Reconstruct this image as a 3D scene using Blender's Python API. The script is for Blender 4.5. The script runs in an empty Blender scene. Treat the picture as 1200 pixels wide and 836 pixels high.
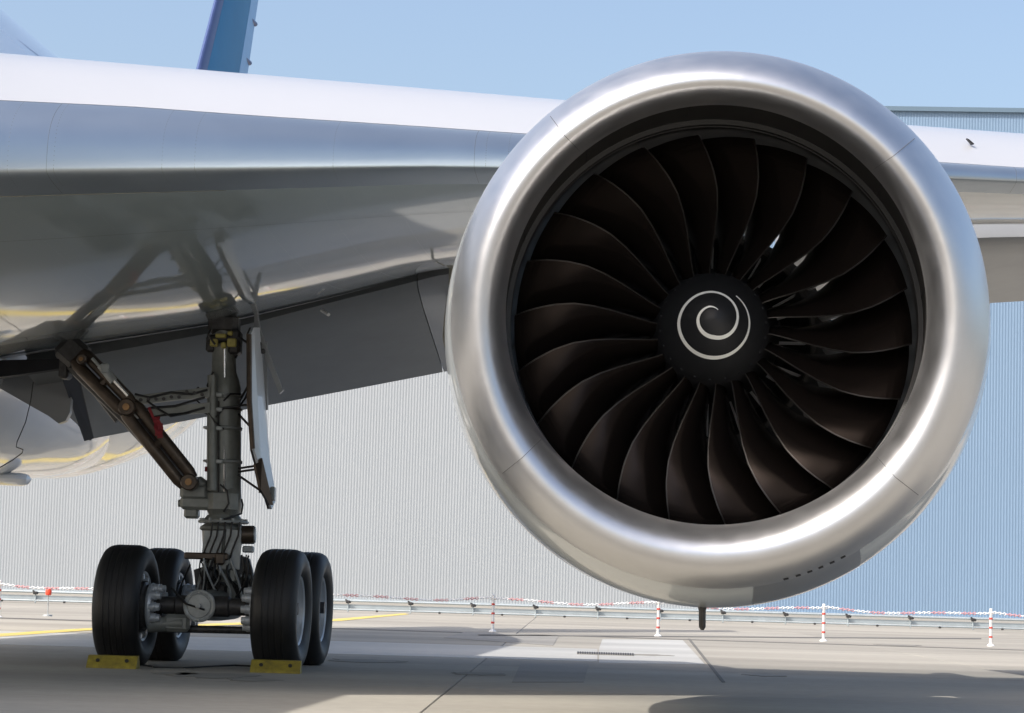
import bpy, bmesh, math, random
from mathutils import Vector, Matrix
random.seed(7)
R = math.radians
sc = bpy.context.scene
col = sc.collection

# ------------------------------------------------------------------ camera
F = 2850.0                       # focal length in pixels of the 1200 px wide photograph
PITCH, ROLL = R(5.45), R(1.65)
CAM = Vector((0, 0, 1.0))
fwd = Vector((0, math.cos(PITCH), math.sin(PITCH)))
up0 = Vector((0, -math.sin(PITCH), math.cos(PITCH)))
cr = Vector((1, 0, 0)) * math.cos(ROLL) + up0 * math.sin(ROLL)
cu = up0 * math.cos(ROLL) - Vector((1, 0, 0)) * math.sin(ROLL)
cam = bpy.data.cameras.new('camera')
cam.lens = 36.0 * F / 1200; cam.sensor_width = 36; cam.clip_end = 5000; cam.clip_start = .1
camo = bpy.data.objects.new('camera', cam); col.objects.link(camo)
camo.matrix_world = Matrix(((cr.x, cu.x, -fwd.x, CAM.x), (cr.y, cu.y, -fwd.y, CAM.y), (cr.z, cu.z, -fwd.z, CAM.z), (0, 0, 0, 1)))
sc.camera = camo

def P(px, py, Y):
    """the point of the place at distance Y that the photograph shows at px, py"""
    d = fwd * F + cr * (px - 600) - cu * (py - 418)
    return CAM + d * (Y / d.y)

# ------------------------------------------------------------------ light
SUN_EL, SUN_AZ = 47.0, -126.0       # azimuth measured from +Y towards +X
w = bpy.data.worlds.new('World'); sc.world = w; w.use_nodes = True
nt = w.node_tree; bg = nt.nodes['Background']
sky = nt.nodes.new('ShaderNodeTexSky'); sky.sky_type = 'NISHITA'; sky.sun_disc = False
sky.sun_elevation = R(SUN_EL); sky.sun_rotation = R(SUN_AZ); sky.altitude = 150
sky.air_density = 1.0; sky.dust_density = 5.0; sky.ozone_density = .9
nt.links.new(sky.outputs[0], bg.inputs[0]); bg.inputs[1].default_value = 0.147
sd = Vector((math.sin(R(SUN_AZ)) * math.cos(R(SUN_EL)), math.cos(R(SUN_AZ)) * math.cos(R(SUN_EL)), math.sin(R(SUN_EL))))
sl = bpy.data.lights.new('sun', 'SUN'); sl.energy = 2.9; sl.angle = R(.53); sl.color = (1, .95, .88)
so = bpy.data.objects.new('sun', sl); col.objects.link(so); so.rotation_euler = sd.to_track_quat('Z', 'Y').to_euler(); so.location = (-40, -30, 60)
sc.view_settings.view_transform = 'Standard'; sc.view_settings.look = 'None'
sc.view_settings.exposure = 0.68; sc.view_settings.gamma = 1
sc.render.engine = 'CYCLES'
sc.cycles.max_bounces = 10; sc.cycles.glossy_bounces = 5; sc.cycles.diffuse_bounces = 4
sc.cycles.use_denoising = True

# ------------------------------------------------------------------ materials
def mat(name, base, rough=.5, metal=0., coat=0., coat_rough=.05, var=0., vscale=3., bump=0., bscale=40., stretch=(1, 1, 1),
        tint=None, rvar=0., spec=.5, emit=None, aniso=0):
    m = bpy.data.materials.new(name); m.use_nodes = True
    t = m.node_tree; n = t.nodes; L = t.links; b = n['Principled BSDF']
    b.inputs['Base Color'].default_value = (*base, 1); b.inputs['Roughness'].default_value = rough
    b.inputs['Metallic'].default_value = metal; b.inputs['Coat Weight'].default_value = coat
    b.inputs['Coat Roughness'].default_value = coat_rough; b.inputs['Specular IOR Level'].default_value = spec
    if aniso: b.inputs['Anisotropic'].default_value = aniso
    if emit: b.inputs['Emission Color'].default_value = (*emit[0], 1); b.inputs['Emission Strength'].default_value = emit[1]
    tc = n.new('ShaderNodeTexCoord'); mp = n.new('ShaderNodeMapping'); mp.inputs['Scale'].default_value = stretch
    L.new(tc.outputs['Object'], mp.inputs[0])
    if var or tint or rvar:
        nz = n.new('ShaderNodeTexNoise'); nz.inputs['Scale'].default_value = vscale; nz.inputs['Detail'].default_value = 7
        nz.inputs['Roughness'].default_value = .62; L.new(mp.outputs[0], nz.inputs[0])
        if var or tint:
            mx = n.new('ShaderNodeMix'); mx.data_type = 'RGBA'
            lo = [max(0, c * (1 - var)) for c in base]; hi = [min(1, c * (1 + var)) for c in base]
            if tint: lo = list(tint)
            mr = n.new('ShaderNodeMapRange'); mr.inputs[1].default_value = .3; mr.inputs[2].default_value = .7
            L.new(nz.outputs[0], mr.inputs[0]); L.new(mr.outputs[0], mx.inputs[0])
            mx.inputs[6].default_value = (*lo, 1); mx.inputs[7].default_value = (*hi, 1)
            L.new(mx.outputs[2], b.inputs['Base Color'])
        if rvar:
            mr = n.new('ShaderNodeMapRange'); mr.inputs[1].default_value = .3; mr.inputs[2].default_value = .7
            mr.inputs[3].default_value = max(0, rough - rvar); mr.inputs[4].default_value = rough + rvar
            L.new(nz.outputs[0], mr.inputs[0]); L.new(mr.outputs[0], b.inputs['Roughness'])
            if coat:
                mr2 = n.new('ShaderNodeMapRange'); mr2.inputs[1].default_value = .3; mr2.inputs[2].default_value = .7
                mr2.inputs[3].default_value = coat_rough * .6; mr2.inputs[4].default_value = coat_rough * 1.7
                L.new(nz.outputs[0], mr2.inputs[0]); L.new(mr2.outputs[0], b.inputs['Coat Roughness'])
    if bump:
        nb = n.new('ShaderNodeTexNoise'); nb.inputs['Scale'].default_value = bscale; nb.inputs['Detail'].default_value = 4
        L.new(mp.outputs[0], nb.inputs[0]); bp = n.new('ShaderNodeBump'); bp.inputs['Strength'].default_value = bump
        bp.inputs['Distance'].default_value = .01; L.new(nb.outputs[0], bp.inputs['Height']); L.new(bp.outputs[0], b.inputs['Normal'])
    return m

M = {}
M['lip'] = mat('satin_aluminium', (.66, .66, .665), .39, 1., var=.03, vscale=5, rvar=.03, bump=.02, bscale=6)
M['slat'] = mat('slat_metal', (.47, .525, .575), .40, .95, var=.03, vscale=.7, rvar=.03)
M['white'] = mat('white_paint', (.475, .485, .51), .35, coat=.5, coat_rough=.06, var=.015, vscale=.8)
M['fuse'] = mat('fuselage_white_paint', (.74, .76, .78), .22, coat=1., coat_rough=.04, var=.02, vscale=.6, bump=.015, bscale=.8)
M['cowl'] = mat('cowl_paint', (.62, .66, .67), .3, coat=.8, coat_rough=.05, var=.03, vscale=1.2)
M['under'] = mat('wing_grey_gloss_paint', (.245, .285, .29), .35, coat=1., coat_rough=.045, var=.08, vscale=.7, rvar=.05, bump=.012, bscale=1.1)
M['flap'] = mat('flap_grey_paint', (.20, .213, .22), .5, var=.08, vscale=1.2, bump=.02)
M['grey_panel'] = mat('grey_panel_paint', (.26, .27, .28), .4, coat=.3, var=.05)
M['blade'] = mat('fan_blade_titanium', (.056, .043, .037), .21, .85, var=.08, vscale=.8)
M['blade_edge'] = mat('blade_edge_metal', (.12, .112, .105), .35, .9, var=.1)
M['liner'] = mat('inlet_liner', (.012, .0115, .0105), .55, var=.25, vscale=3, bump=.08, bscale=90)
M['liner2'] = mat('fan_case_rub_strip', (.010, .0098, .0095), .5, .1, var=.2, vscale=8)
M['spinner'] = mat('spinner_black', (.0065, .007, .008), .6, var=.2, vscale=3)
M['spiral'] = mat('spiral_white_paint', (.78, .78, .72), .5, var=.05)
M['vane'] = mat('guide_vane_metal', (.78, .79, .80), .35, .1, var=.1)
M['core'] = mat('core_cowl', (.16, .155, .15), .5, .4, var=.2)
M['dark'] = mat('dark_seal', (.012, .012, .015), .6, var=.2)
M['line'] = mat('panel_gap', (.09, .09, .09), .6)
M['blue'] = mat('tail_blue_paint', (.02, .17, .36), .5, coat=.0, spec=.25, coat_rough=.1, var=.08, vscale=.5)
M['blue_d'] = mat('tail_dark_blue_paint', (.06, .09, .22), .4, coat=.1, var=.05)
M['blue_l'] = mat('tail_pale_blue_paint', (.13, .32, .60), .4, coat=.1, var=.05)
M['gear'] = mat('gear_grey_paint', (.20, .21, .195), .42, .1, coat=.3, coat_rough=.2, var=.22, vscale=5, bump=.05, bscale=25)
M['gear_l'] = mat('gear_light_grey', (.36, .38, .38), .4, .15, var=.2, vscale=9, bump=.05)
M['brake'] = mat('brake_light_metal', (.5, .53, .56), .35, .3, var=.15, vscale=12)
M['gear_d'] = mat('gear_dark_parts', (.045, .043, .043), .45, .2, var=.5, vscale=12, bump=.1)
M['brown'] = mat('brace_bronze', (.075, .056, .042), .36, .5, var=.35, vscale=5, bump=.04)
M['chrome'] = mat('chrome', (.7, .7, .7), .18, 1., var=.05)
M['bronze'] = mat('bronze_pin', (.30, .17, .075), .4, .5, var=.2, vscale=12)
M['hose'] = mat('rubber_hose', (.015, .015, .016), .45)
M['ygreen'] = mat('yellow_primer', (.42, .36, .10), .5, var=.2, vscale=20)
M['tyre'] = mat('tyre_rubber', (.0105, .0105, .0115), .52, var=.5, vscale=2.5, rvar=.1, bump=.1, bscale=60)
M['rim'] = mat('wheel_rim_paint', (.50, .53, .56), .35, .2, coat=.3, var=.08, vscale=7)
M['red'] = mat('red_fabric', (.22, .012, .02), .7, var=.2, vscale=20)
M['yel_chock'] = mat('chock_yellow_paint', (.30, .24, .03), .55, var=.3, vscale=14, bump=.1, tint=(.2, .155, .035))
M['post_w'] = mat('post_white_plastic', (.82, .82, .80), .4, var=.03)
M['post_r'] = mat('post_red_plastic', (.62, .09, .07), .4, var=.08)
M['chain_r'] = mat('chain_red_plastic', (.62, .30, .31), .5)
M['chain_w'] = mat('chain_white_plastic', (.82, .82, .82), .45)
M['rail'] = mat('galvanised_rail', (.40, .45, .47), .42, .35, var=.1, vscale=2)
M['hang_w'] = mat('hangar_white_sheet', (.305, .332, .355), .55, var=.02, vscale=.25, stretch=(1, 1, .3))
M['hang_b'] = mat('hangar_blue_sheet', (.175, .262, .375), .5, var=.03, vscale=.25, stretch=(1, 1, .3))
M['flash'] = mat('roof_flashing', (.12, .18, .24), .5)
M['gear_door'] = mat('gear_door_paint', (.62, .65, .69), .35, coat=.3, var=.04)
M['yel_line'] = mat('yellow_marking', (.62, .46, .06), .6, var=.25, vscale=1.5, tint=(.45, .37, .17))
M['cable'] = mat('beige_cable', (.36, .34, .28), .6)

def concrete(name, base, obj_random=.12):
    m = bpy.data.materials.new(name); m.use_nodes = True
    t = m.node_tree; n = t.nodes; L = t.links; b = n['Principled BSDF']; b.inputs['Roughness'].default_value = .82
    g = n.new('ShaderNodeNewGeometry'); nz = n.new('ShaderNodeTexNoise'); nz.inputs['Scale'].default_value = .22; nz.inputs['Detail'].default_value = 9
    mp = n.new('ShaderNodeMapping'); mp.inputs['Scale'].default_value = (.35, 1.6, 1); L.new(g.outputs['Position'], mp.inputs[0]); L.new(mp.outputs[0], nz.inputs[0])
    n2 = n.new('ShaderNodeTexNoise'); n2.inputs['Scale'].default_value = 6; n2.inputs['Detail'].default_value = 6; L.new(g.outputs['Position'], n2.inputs[0])
    oi = n.new('ShaderNodeObjectInfo')
    a = n.new('ShaderNodeMapRange'); a.inputs[1].default_value = .3; a.inputs[2].default_value = .7; a.inputs[3].default_value = .80; a.inputs[4].default_value = 1.16; L.new(nz.outputs[0], a.inputs[0])
    c = n.new('ShaderNodeMapRange'); c.inputs[3].default_value = .84; c.inputs[4].default_value = 1.16; L.new(n2.outputs[0], c.inputs[0])
    d = n.new('ShaderNodeMapRange'); d.inputs[3].default_value = 1 - obj_random; d.inputs[4].default_value = 1 + obj_random; L.new(oi.outputs['Random'], d.inputs[0])
    m1 = n.new('ShaderNodeMath'); m1.operation = 'MULTIPLY'; L.new(a.outputs[0], m1.inputs[0]); L.new(c.outputs[0], m1.inputs[1])
    m2 = n.new('ShaderNodeMath'); m2.operation = 'MULTIPLY'; L.new(m1.outputs[0], m2.inputs[0]); L.new(d.outputs[0], m2.inputs[1])
    vm = n.new('ShaderNodeVectorMath'); vm.operation = 'SCALE'; vm.inputs[0].default_value = base; L.new(m2.outputs[0], vm.inputs['Scale'])
    L.new(vm.outputs[0], b.inputs['Base Color'])
    bp = n.new('ShaderNodeBump'); bp.inputs['Strength'].default_value = .25; bp.inputs['Distance'].default_value = .01; L.new(n2.outputs[0], bp.inputs['Height']); L.new(bp.outputs[0], b.inputs['Normal'])
    return m
M['conc'] = concrete('apron_concrete', (.305, .285, .245))
M['conc_d'] = concrete('apron_joint_filler', (.12, .115, .105))
M['conc_l'] = concrete('pale_concrete', (.40, .40, .385), .04)
M['stain'] = concrete('oil_stained_concrete', (.235, .225, .198), .08)
M['patch'] = concrete('dark_patch', (.235, .225, .205), .1)

# ------------------------------------------------------------------ mesh helpers
def lw(p):
    l = Vector((0, 0, 0))
    while p: l = l + p.location; p = p.parent
    return l

class MB:
    def __init__(s): s.v = []; s.f = []; s.mi = []; s.cur = 0
    def add(s, vs, fs):
        o = len(s.v); s.v += [tuple(v) for v in vs]; s.f += [tuple(o + i for i in f) for f in fs]; s.mi += [s.cur] * len(fs)
    def box(s, c, size, rot=None):
        c = Vector(c); x, y, z = size[0] / 2, size[1] / 2, size[2] / 2
        vs = [Vector(q) for q in ((-x, -y, -z), (x, -y, -z), (x, y, -z), (-x, y, -z), (-x, -y, z), (x, -y, z), (x, y, z), (-x, y, z))]
        if rot is not None: vs = [rot @ q for q in vs]
        s.add([c + q for q in vs], [(0, 3, 2, 1), (4, 5, 6, 7), (0, 1, 5, 4), (1, 2, 6, 5), (2, 3, 7, 6), (3, 0, 4, 7)])
    def cbox(s, c, size, rot=None, b=.02):
        """box with chamfered edges"""
        c = Vector(c); x, y, z = size[0] / 2, size[1] / 2, size[2] / 2; b = min(b, x * .45, y * .45, z * .45)
        bm = bmesh.new(); bmesh.ops.create_cube(bm, size=1)
        for q in bm.verts: q.co = Vector((q.co.x * 2 * x, q.co.y * 2 * y, q.co.z * 2 * z))
        bmesh.ops.bevel(bm, geom=bm.edges[:], offset=b, segments=1, affect='EDGES')
        bm.verts.index_update()
        vs = [(rot @ q.co if rot is not None else q.co) + c for q in bm.verts]
        s.add(vs, [[q.index for q in f.verts] for f in bm.faces]); bm.free()
    def loft(s, rings, closed=True, caps=False):
        n = len(rings[0]); vs = [p for r in rings for p in r]; fs = []
        for i in range(len(rings) - 1):
            for j in range(n if closed else n - 1):
                k = (j + 1) % n; fs.append((i * n + j, i * n + k, (i + 1) * n + k, (i + 1) * n + j))
        if caps: fs.append(tuple(range(n))[::-1]); fs.append(tuple((len(rings) - 1) * n + j for j in range(n)))
        s.add(vs, fs)
    def tube(s, pts, r, n=10, caps=True):
        pts = [Vector(p) for p in pts]; rs = r if isinstance(r, (list, tuple)) else [r] * len(pts); rings = []; u = None
        for i, p in enumerate(pts):
            t = (pts[min(i + 1, len(pts) - 1)] - pts[max(i - 1, 0)]).normalized()
            if u is None: u = t.orthogonal().normalized()
            u = (u - t * u.dot(t)).normalized(); v = t.cross(u)
            rings.append([p + (u * math.cos(2 * math.pi * k / n) + v * math.sin(2 * math.pi * k / n)) * rs[i] for k in range(n)])
        s.loft(rings, True, caps)
    def lathe(s, o, axis, prof, n=32, caps=False):
        """prof: list of (distance along the axis, radius)"""
        o = Vector(o); a = Vector(axis).normalized(); u = a.orthogonal().normalized(); v = a.cross(u)
        s.loft([[o + a * d + (u * math.cos(2 * math.pi * k / n) + v * math.sin(2 * math.pi * k / n)) * r for k in range(n)] for d, r in prof], True, caps)
    def plate(s, poly, thick):
        """polygon given in space, thickened by the vector thick"""
        poly = [Vector(p) for p in poly]; t = Vector(thick); n = len(poly)
        s.add([p - t / 2 for p in poly] + [p + t / 2 for p in poly],
              [tuple(range(n))[::-1], tuple(range(n, 2 * n))] + [(i, (i + 1) % n, n + (i + 1) % n, n + i) for i in range(n)])
    def mesh(s, name, mats, smooth=35):
        me = bpy.data.meshes.new(name); me.from_pydata(s.v, [], s.f)
        for m in (mats if isinstance(mats, (list, tuple)) else [mats]): me.materials.append(m)
        bm = bmesh.new(); bm.from_mesh(me); bmesh.ops.recalc_face_normals(bm, faces=bm.faces); bm.to_mesh(me); bm.free()
        if len(s.mi) == len(me.polygons): me.polygons.foreach_set('material_index', s.mi)
        if smooth:
            me.polygons.foreach_set('use_smooth', [True] * len(me.polygons)); me.set_sharp_from_angle(angle=R(smooth))
        me.update(); return me
    def build(s, name, mats, parent=None, smooth=35):
        o = bpy.data.objects.new(name, s.mesh(name, mats, smooth)); col.objects.link(o)
        if parent: o.parent = parent; o.matrix_parent_inverse = Matrix.Translation(-wloc(parent))
        return o
WL = {}
def wloc(p): return WL.get(p.name, Vector((0, 0, 0)))
def empty(name, loc, parent=None):
    o = bpy.data.objects.new(name, None); col.objects.link(o); o.empty_display_size = .3
    o.location = Vector(loc)
    if parent:
        o.parent = parent; o.location = Vector(loc) - wloc(parent)
    WL[o.name] = Vector(loc); return o
def tag(o, label=None, cat=None, group=None, kind=None):
    for k, v in (('label', label), ('category', cat), ('group', group), ('kind', kind)):
        if v: o[k] = v
    return o
def clone(o, parent=None):
    c = o.copy(); col.objects.link(c)
    if parent: c.parent = parent
    return c
def lerp(a, b, t): return a + (b - a) * t
def interp(tab, x):
    if x <= tab[0][0]:
        (x0, y0), (x1, y1) = tab[0], tab[1]
    elif x >= tab[-1][0]:
        (x0, y0), (x1, y1) = tab[-2], tab[-1]
    else:
        for i in range(len(tab) - 1):
            if tab[i][0] <= x <= tab[i + 1][0]: (x0, y0), (x1, y1) = tab[i], tab[i + 1]; break
    return y0 + (y1 - y0) * (x - x0) / (x1 - x0)
def cl(tab, x): return interp(tab, min(max(x, tab[0][0]), tab[-1][0]))

# aircraft axes: L to the port wing tip, A aft, measured from the centreline beside the main gear
PSI = math.atan(.0745); C0 = Vector((-8.8, 29.5, 0))
eL = Vector((math.cos(PSI), -math.sin(PSI), 0)); eA = Vector((math.sin(PSI), math.cos(PSI), 0)); eZ = Vector((0, 0, 1))
def AC(L, A, z): return C0 + eL * L + eA * A + eZ * z
def on_plane(px, py, a0, s=0.):
    """ray of the photograph point cut with the upright plane A = a0 + s L -> L, z"""
    d = fwd * F + cr * (px - 600) - cu * (py - 418)
    nrm = eA - eL * s
    t = (a0 - (CAM - C0).dot(nrm)) / d.dot(nrm)
    q = CAM + d * t - C0
    return q.dot(eL), q.z

# ================================================================== GROUND
mb = MB(); mb.box((0, 300, -.31), (3000, 3000, .6)); g = mb.build('ground', M['conc_d'], None, 0); tag(g, kind='structure')
SL = 7.5
proto = None
mbs = MB(); mbs.cbox((0, 0, -.05), (SL - .012, SL - .012, .1), b=.006); sm = mbs.mesh('concrete_slab', M['conc'], 0)
GX0, GY0 = 2.6 - 4 * SL, 5.5
rotz = -PSI * .35
def slab_at(i, j):
    x = GX0 + i * SL; y = GY0 + j * SL
    c, s = math.cos(rotz), math.sin(rotz)
    return Vector((c * x - s * y, s * x + c * y, 0))
for i in range(-1, 12):
    for j in range(-1, 12):
        o = bpy.data.objects.new('concrete_slab', sm); col.objects.link(o); o.parent = g
        p = slab_at(i, j); o.location = p; o.rotation_euler.z = rotz
# the rest of the apron as one sheet level with the slabs
def sheet(name, x0, x1, y0, y1, z, m, parent=None, rz=0):
    q = MB(); c, s = math.cos(rz), math.sin(rz)
    pts = [(x0, y0), (x1, y0), (x1, y1), (x0, y1)]
    q.plate([(c * x - s * y, s * x + c * y, z - .02) for x, y in pts], (0, 0, .04))
    return q.build(name, m, parent, 0)
xa, xb = GX0 - 1.5 * SL, GX0 + 11.5 * SL; ya, yb = GY0 - 1.5 * SL, GY0 + 11.5 * SL
sheet('apron_surface', -1500, 1500, yb, 1700, -.002, M['conc'], g, rotz)
sheet('apron_surface', -1500, 1500, -1200, ya, -.002, M['conc'], g, rotz)
sheet('apron_surface', -1500, xa, ya, yb, -.002, M['conc'], g, rotz)
sheet('apron_surface', xb, 1500, ya, yb, -.002, M['conc'], g, rotz)
def gpt(px, py):
    d = fwd * F + cr * (px - 600) - cu * (py - 418); t = -CAM.z / d.z; q = CAM + d * t; return Vector((q.x, q.y, 0))
def gpatch(name, pix, m, z=.004, th=.004):
    q = MB(); q.plate([gpt(*p) + Vector((0, 0, z - th / 2)) for p in pix], (0, 0, th)); return q.build(name, m, g, 0)
gpatch('pale_slab', [(-40, 738.5), (-40, 754.5), (700, 775.5), (700, 761)], M['conc_l'])
gpatch('pale_slab', [(702, 761), (702, 777), (826, 779), (812, 763.5), (800, 750.5), (706, 749.5)], M['conc_l'])
gpatch('crack_strip', [(806, 749), (809, 749), (850, 800), (846, 800)], M['conc_d'], .006)
gpatch('dark_patch', [(520, 748), (545, 741), (655, 745.5), (648, 757)], M['patch'], .006)  # flat wedge of ground, darker than the slabs around it
gpatch('dark_patch', [(610, 778), (690, 779), (684, 800), (600, 800)], M['patch'], .006)  # faint tar patch in the slabs
gpatch('joint_strip', [(560, 744.2), (560, 745.2), (1150, 749.4), (1150, 748.2)], M['conc_d'], .006)
gpatch('joint_strip', [(0, 724), (0, 725), (1200, 762.6), (1200, 762)], M['conc_d'], .005)
random.seed(11)
for px, py, rx in ((250, 792, .5), (300, 797, .3), (205, 790, .25), (560, 790, .35), (760, 768, .4), (900, 792, .3), (1050, 756, .6), (430, 775, .5)):
    c_ = gpt(px, py); pts = []
    for j in range(22):
        a_ = 2 * math.pi * j / 22; r_ = rx * random.uniform(.7, 1.15); pts.append(c_ + Vector((math.cos(a_) * r_, math.sin(a_) * r_ * 1.4, .0045)))
    q = MB(); q.plate(pts, (0, 0, .003)); q.build('oil_stain', M['stain'], g, 0)
yl = gpatch('taxi_line', [(-60, 747), (-60, 751), (100, 739.5), (400, 728), (479, 720.3), (474, 719.2), (390, 726), (100, 737)], M['yel_line'], .009)

def slot_drain(pix, label):
    e = empty('slot_drain', sum((gpt(*p) for p in pix), Vector()) / 4)
    a, b, c, d = [gpt(*p) for p in pix]
    q = MB(); q.plate([p + Vector((0, 0, .008)) for p in (a, b, c, d)], (0, 0, .008)); q.build('frame', M['patch'], e, 0)
    q = MB()
    for k in range(24):
        t0, t1 = (k + .2) / 24, (k + .8) / 24
        A, B, Cc, D = a.lerp(b, t0), a.lerp(b, t1), d.lerp(c, t1), d.lerp(c, t0)
        q.plate([p + Vector((0, 0, .016)) for p in (A, B, B.lerp(Cc, .9), A.lerp(D, .9))], (0, 0, .006))
    q.build('grating', M['dark'], e, 0)
    tag(e, label, 'drain')
slot_drain([(676, 764.8), (743, 766.9), (743, 769.3), (676, 767.2)], 'long dark slot drain in the pale concrete at the edge of the wing shadow')

# ================================================================== HANGAR
HY, HYAW = 140.0, R(-4.0)
hc = P(838, 712, HY); hc.z = 0
hx = Vector((math.cos(HYAW), math.sin(HYAW), 0)); hn = Vector((-math.sin(HYAW), math.cos(HYAW), 0))
hroof = P(1120, 127, 138).z
hang = empty('hangar', hc)
def ribwall(x0, x1, z0, z1, name, m):
    q = MB(); per = .168; n = int((x1 - x0) / per); base = []
    for i in range(n):
        a = x0 + i * per
        for dx, dy in ((0, 0), (.26 * per, 0), (.50 * per, -.012), (.76 * per, -.012)): base.append(hc + hx * (a + dx) + hn * dy)
    base.append(hc + hx * (x0 + n * per))
    q.loft([[p + eZ * z0 for p in base], [p + eZ * z1 for p in base]], False); return q.build(name, m, hang, 0)
zs = [.12, hroof]
for a, b in zip(zs, zs[1:]):
    ribwall(-60, -.02, a + .015, b, 'wall_sheet', M['hang_w'])
    ribwall(.02, 50, a + .015, b, 'wall_sheet', M['hang_b'])
q = MB(); rot = Matrix.Rotation(HYAW, 3, 'Z')
q.box(hc + hx * -5 + hn * 30.3 + eZ * (hroof / 2 - .1), (110, 60, hroof - .3), rot); q.build('building_body', M['hang_w'], hang, 0)
q = MB(); q.box(hc + hx * -5 + hn * .02 + eZ * .07, (110.1, .3, .14), rot); q.build('plinth', M['rail'], hang, 0)
q = MB(); q.box(hc + hx * -5 + hn * 0 + eZ * (hroof + .12), (110.3, .4, .26), rot); q.build('roof_flashing', M['flash'], hang, 0)
tag(hang, 'large hangar clad in ribbed sheet, white on the left and blue on the right', 'hangar')

# ================================================================== GUARD RAIL in front of the hangar
RY = 88.0
r0 = P(-60, 700, RY); r1 = P(1260, 731, RY); r0.z = r1.z = 0; r0.y = r1.y = RY
rail = empty('guard_rail', (r0 + r1) / 2)
for z, rr in ((.40, .045), (.085, .035)):
    q = MB(); q.tube([(r0.x, RY, z), (r1.x, RY, z)], rr, 8); q.build('rail', M['rail'], rail)
q = MB(); q.box(((r0.x + r1.x) / 2, RY + .06, .2), (r1.x - r0.x, .02, .14)); q.build('rail', M['rail'], rail, 0)
x = P(408, 706, RY).x
while x > r0.x + .3: x -= 2.25
x += 2.25
k = 0
while x < r1.x:
    q = MB(); q.cbox((x, RY, .2), (.05, .06, .4), b=.01); q.build('post', M['rail'], rail, 0)
    q = MB(); q.cbox((x, RY - .07, .36), (.16, .12, .11), b=.03); q.tube([(x - .1, RY - .08, .44), (x + .1, RY - .06, .33)], .03, 6); q.build('clamp', M['gear_d'], rail)
    q = MB(); q.cbox((x + 1.05, RY - .05, .055), (.09, .08, .07), b=.02); q.build('clamp', M['gear_d'], rail)
    x += 2.25
tag(rail, 'low galvanised guard rail running along the foot of the ribbed hangar', 'guard rail')

# ================================================================== BARRIER POSTS AND CHAINS
PY = 56.3
ppx = [-3, 189, 383, 577, 771, 965, 1161, 1355]
desc = {-3: 'barrier post at the far left edge of the picture', 189: 'barrier post hidden behind the left-hand wheels of the landing gear',
        383: 'barrier post behind the right-hand wheels of the landing gear', 577: 'barrier post standing between the landing gear and the engine',
        771: 'barrier post standing just left of the drain mast under the engine', 965: 'barrier post under the right flank of the engine',
        1161: 'barrier post near the right edge, before the blue wall'}
posts = []
HT = .825
for px in ppx:
    b = P(px, 745, PY); b.z = 0; b.y = PY
    e = empty('barrier_post', b); posts.append(b)
    q = MB(); q.lathe(b, (0, 0, 1), [(0, .09), (.02, .085), (.05, .045)], 16, True); q.build('base', M['post_w'], e)
    q = MB(); q.lathe(b + eZ * .045, (0, 0, 1), [(0, .034), (HT - .06, .034), (HT - .05, .038), (HT - .02, .038), (HT - .01, .02)], 12, True); q.build('pole', M['post_w'], e)
    for z in (.21, .42, .63):
        q = MB(); q.lathe(b + eZ * z, (0, 0, 1), [(-.022, .0345), (-.02, .043), (.02, .043), (.022, .0345)], 12, True); q.build('band', M['post_r'], e)
    q = MB(); q.tube([b + Vector((-.07, 0, HT - .08)), b + Vector((.07, 0, HT - .08))], .014, 6); q.build('hook', M['post_w'], e)
    tag(e, 'white plastic ' + desc.get(px, 'barrier post'), 'post', 'barrier posts with red bands')
    if px > 1200:
        for ch in [c for c in bpy.data.objects if c.parent == e]: bpy.data.objects.remove(ch)
        bpy.data.objects.remove(e)
cdesc = ['chain hanging behind the left-hand wheels, near the red lamp', 'chain between the two posts behind the landing gear', 'chain just right of the landing gear wheels',
         'chain sagging below the left flank of the engine', 'chain passing below the middle of the engine', 'chain between the last two posts, before the blue wall', 'chain running out of the right edge of the picture']
for i in range(len(posts) - 1):
    a, b = posts[i], posts[i + 1]
    e = empty('barrier_chain', (a + b) / 2)
    n = 11
    def cpt(t):
        sag = .075 * (1 - (2 * t - 1) ** 2) + .02 * math.sin(t * 9 + i)
        return a.lerp(b, t) + Vector((0, -.02, HT - .05 - sag))
    for k in range(n):
        q = MB(); t0, t1 = (k + .02) / n, (k + .98) / n
        m_ = 6
        for s_ in range(m_):        # chain links, alternately upright and flat
            p0, p1 = cpt(lerp(t0, t1, s_ / m_)), cpt(lerp(t0, t1, (s_ + 1) / m_)); dr = (p1 - p0); ln = dr.length * .62; dr.normalize(); mid = (p0 + p1) / 2
            side = eZ if s_ % 2 else Vector((0, 1, 0)); loop = []
            for h in range(8):
                an = 2 * math.pi * h / 8; loop.append(mid + dr * math.cos(an) * ln + side * math.sin(an) * .026)
            loop.append(loop[0]); q.tube(loop, .011, 4, False)
        nm = 'white_links' if k % 2 == 0 else 'red_links'
        q.build(nm, M['chain_w'] if k % 2 == 0 else M['chain_r'], e)
    tag(e, 'red and white plastic ' + cdesc[i], 'chain', 'red and white barrier chains')
lp = P(57, 693, 60)
e = empty('warning_lamp', (lp.x, 60, 0))
q = MB(); q.tube([(lp.x, 60, 0), (lp.x, 60, lp.z - .09)], .015, 8); q.lathe((lp.x, 60, 0), (0, 0, 1), [(0, .12), (.04, .11), (.05, .02)], 12, True); q.build('stand', M['gear_l'], e)
q = MB(); q.lathe((lp.x, 60, lp.z - .1), (0, 0, 1), [(0, .05), (.02, .07), (.11, .08), (.15, .06), (.165, .02)], 14, True); q.build('lamp_dome', mat('red_lens', (.75, .07, .03), .3), e)
tag(e, 'small round red lamp on a thin stand behind the barrier chain at left', 'lamp')

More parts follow.
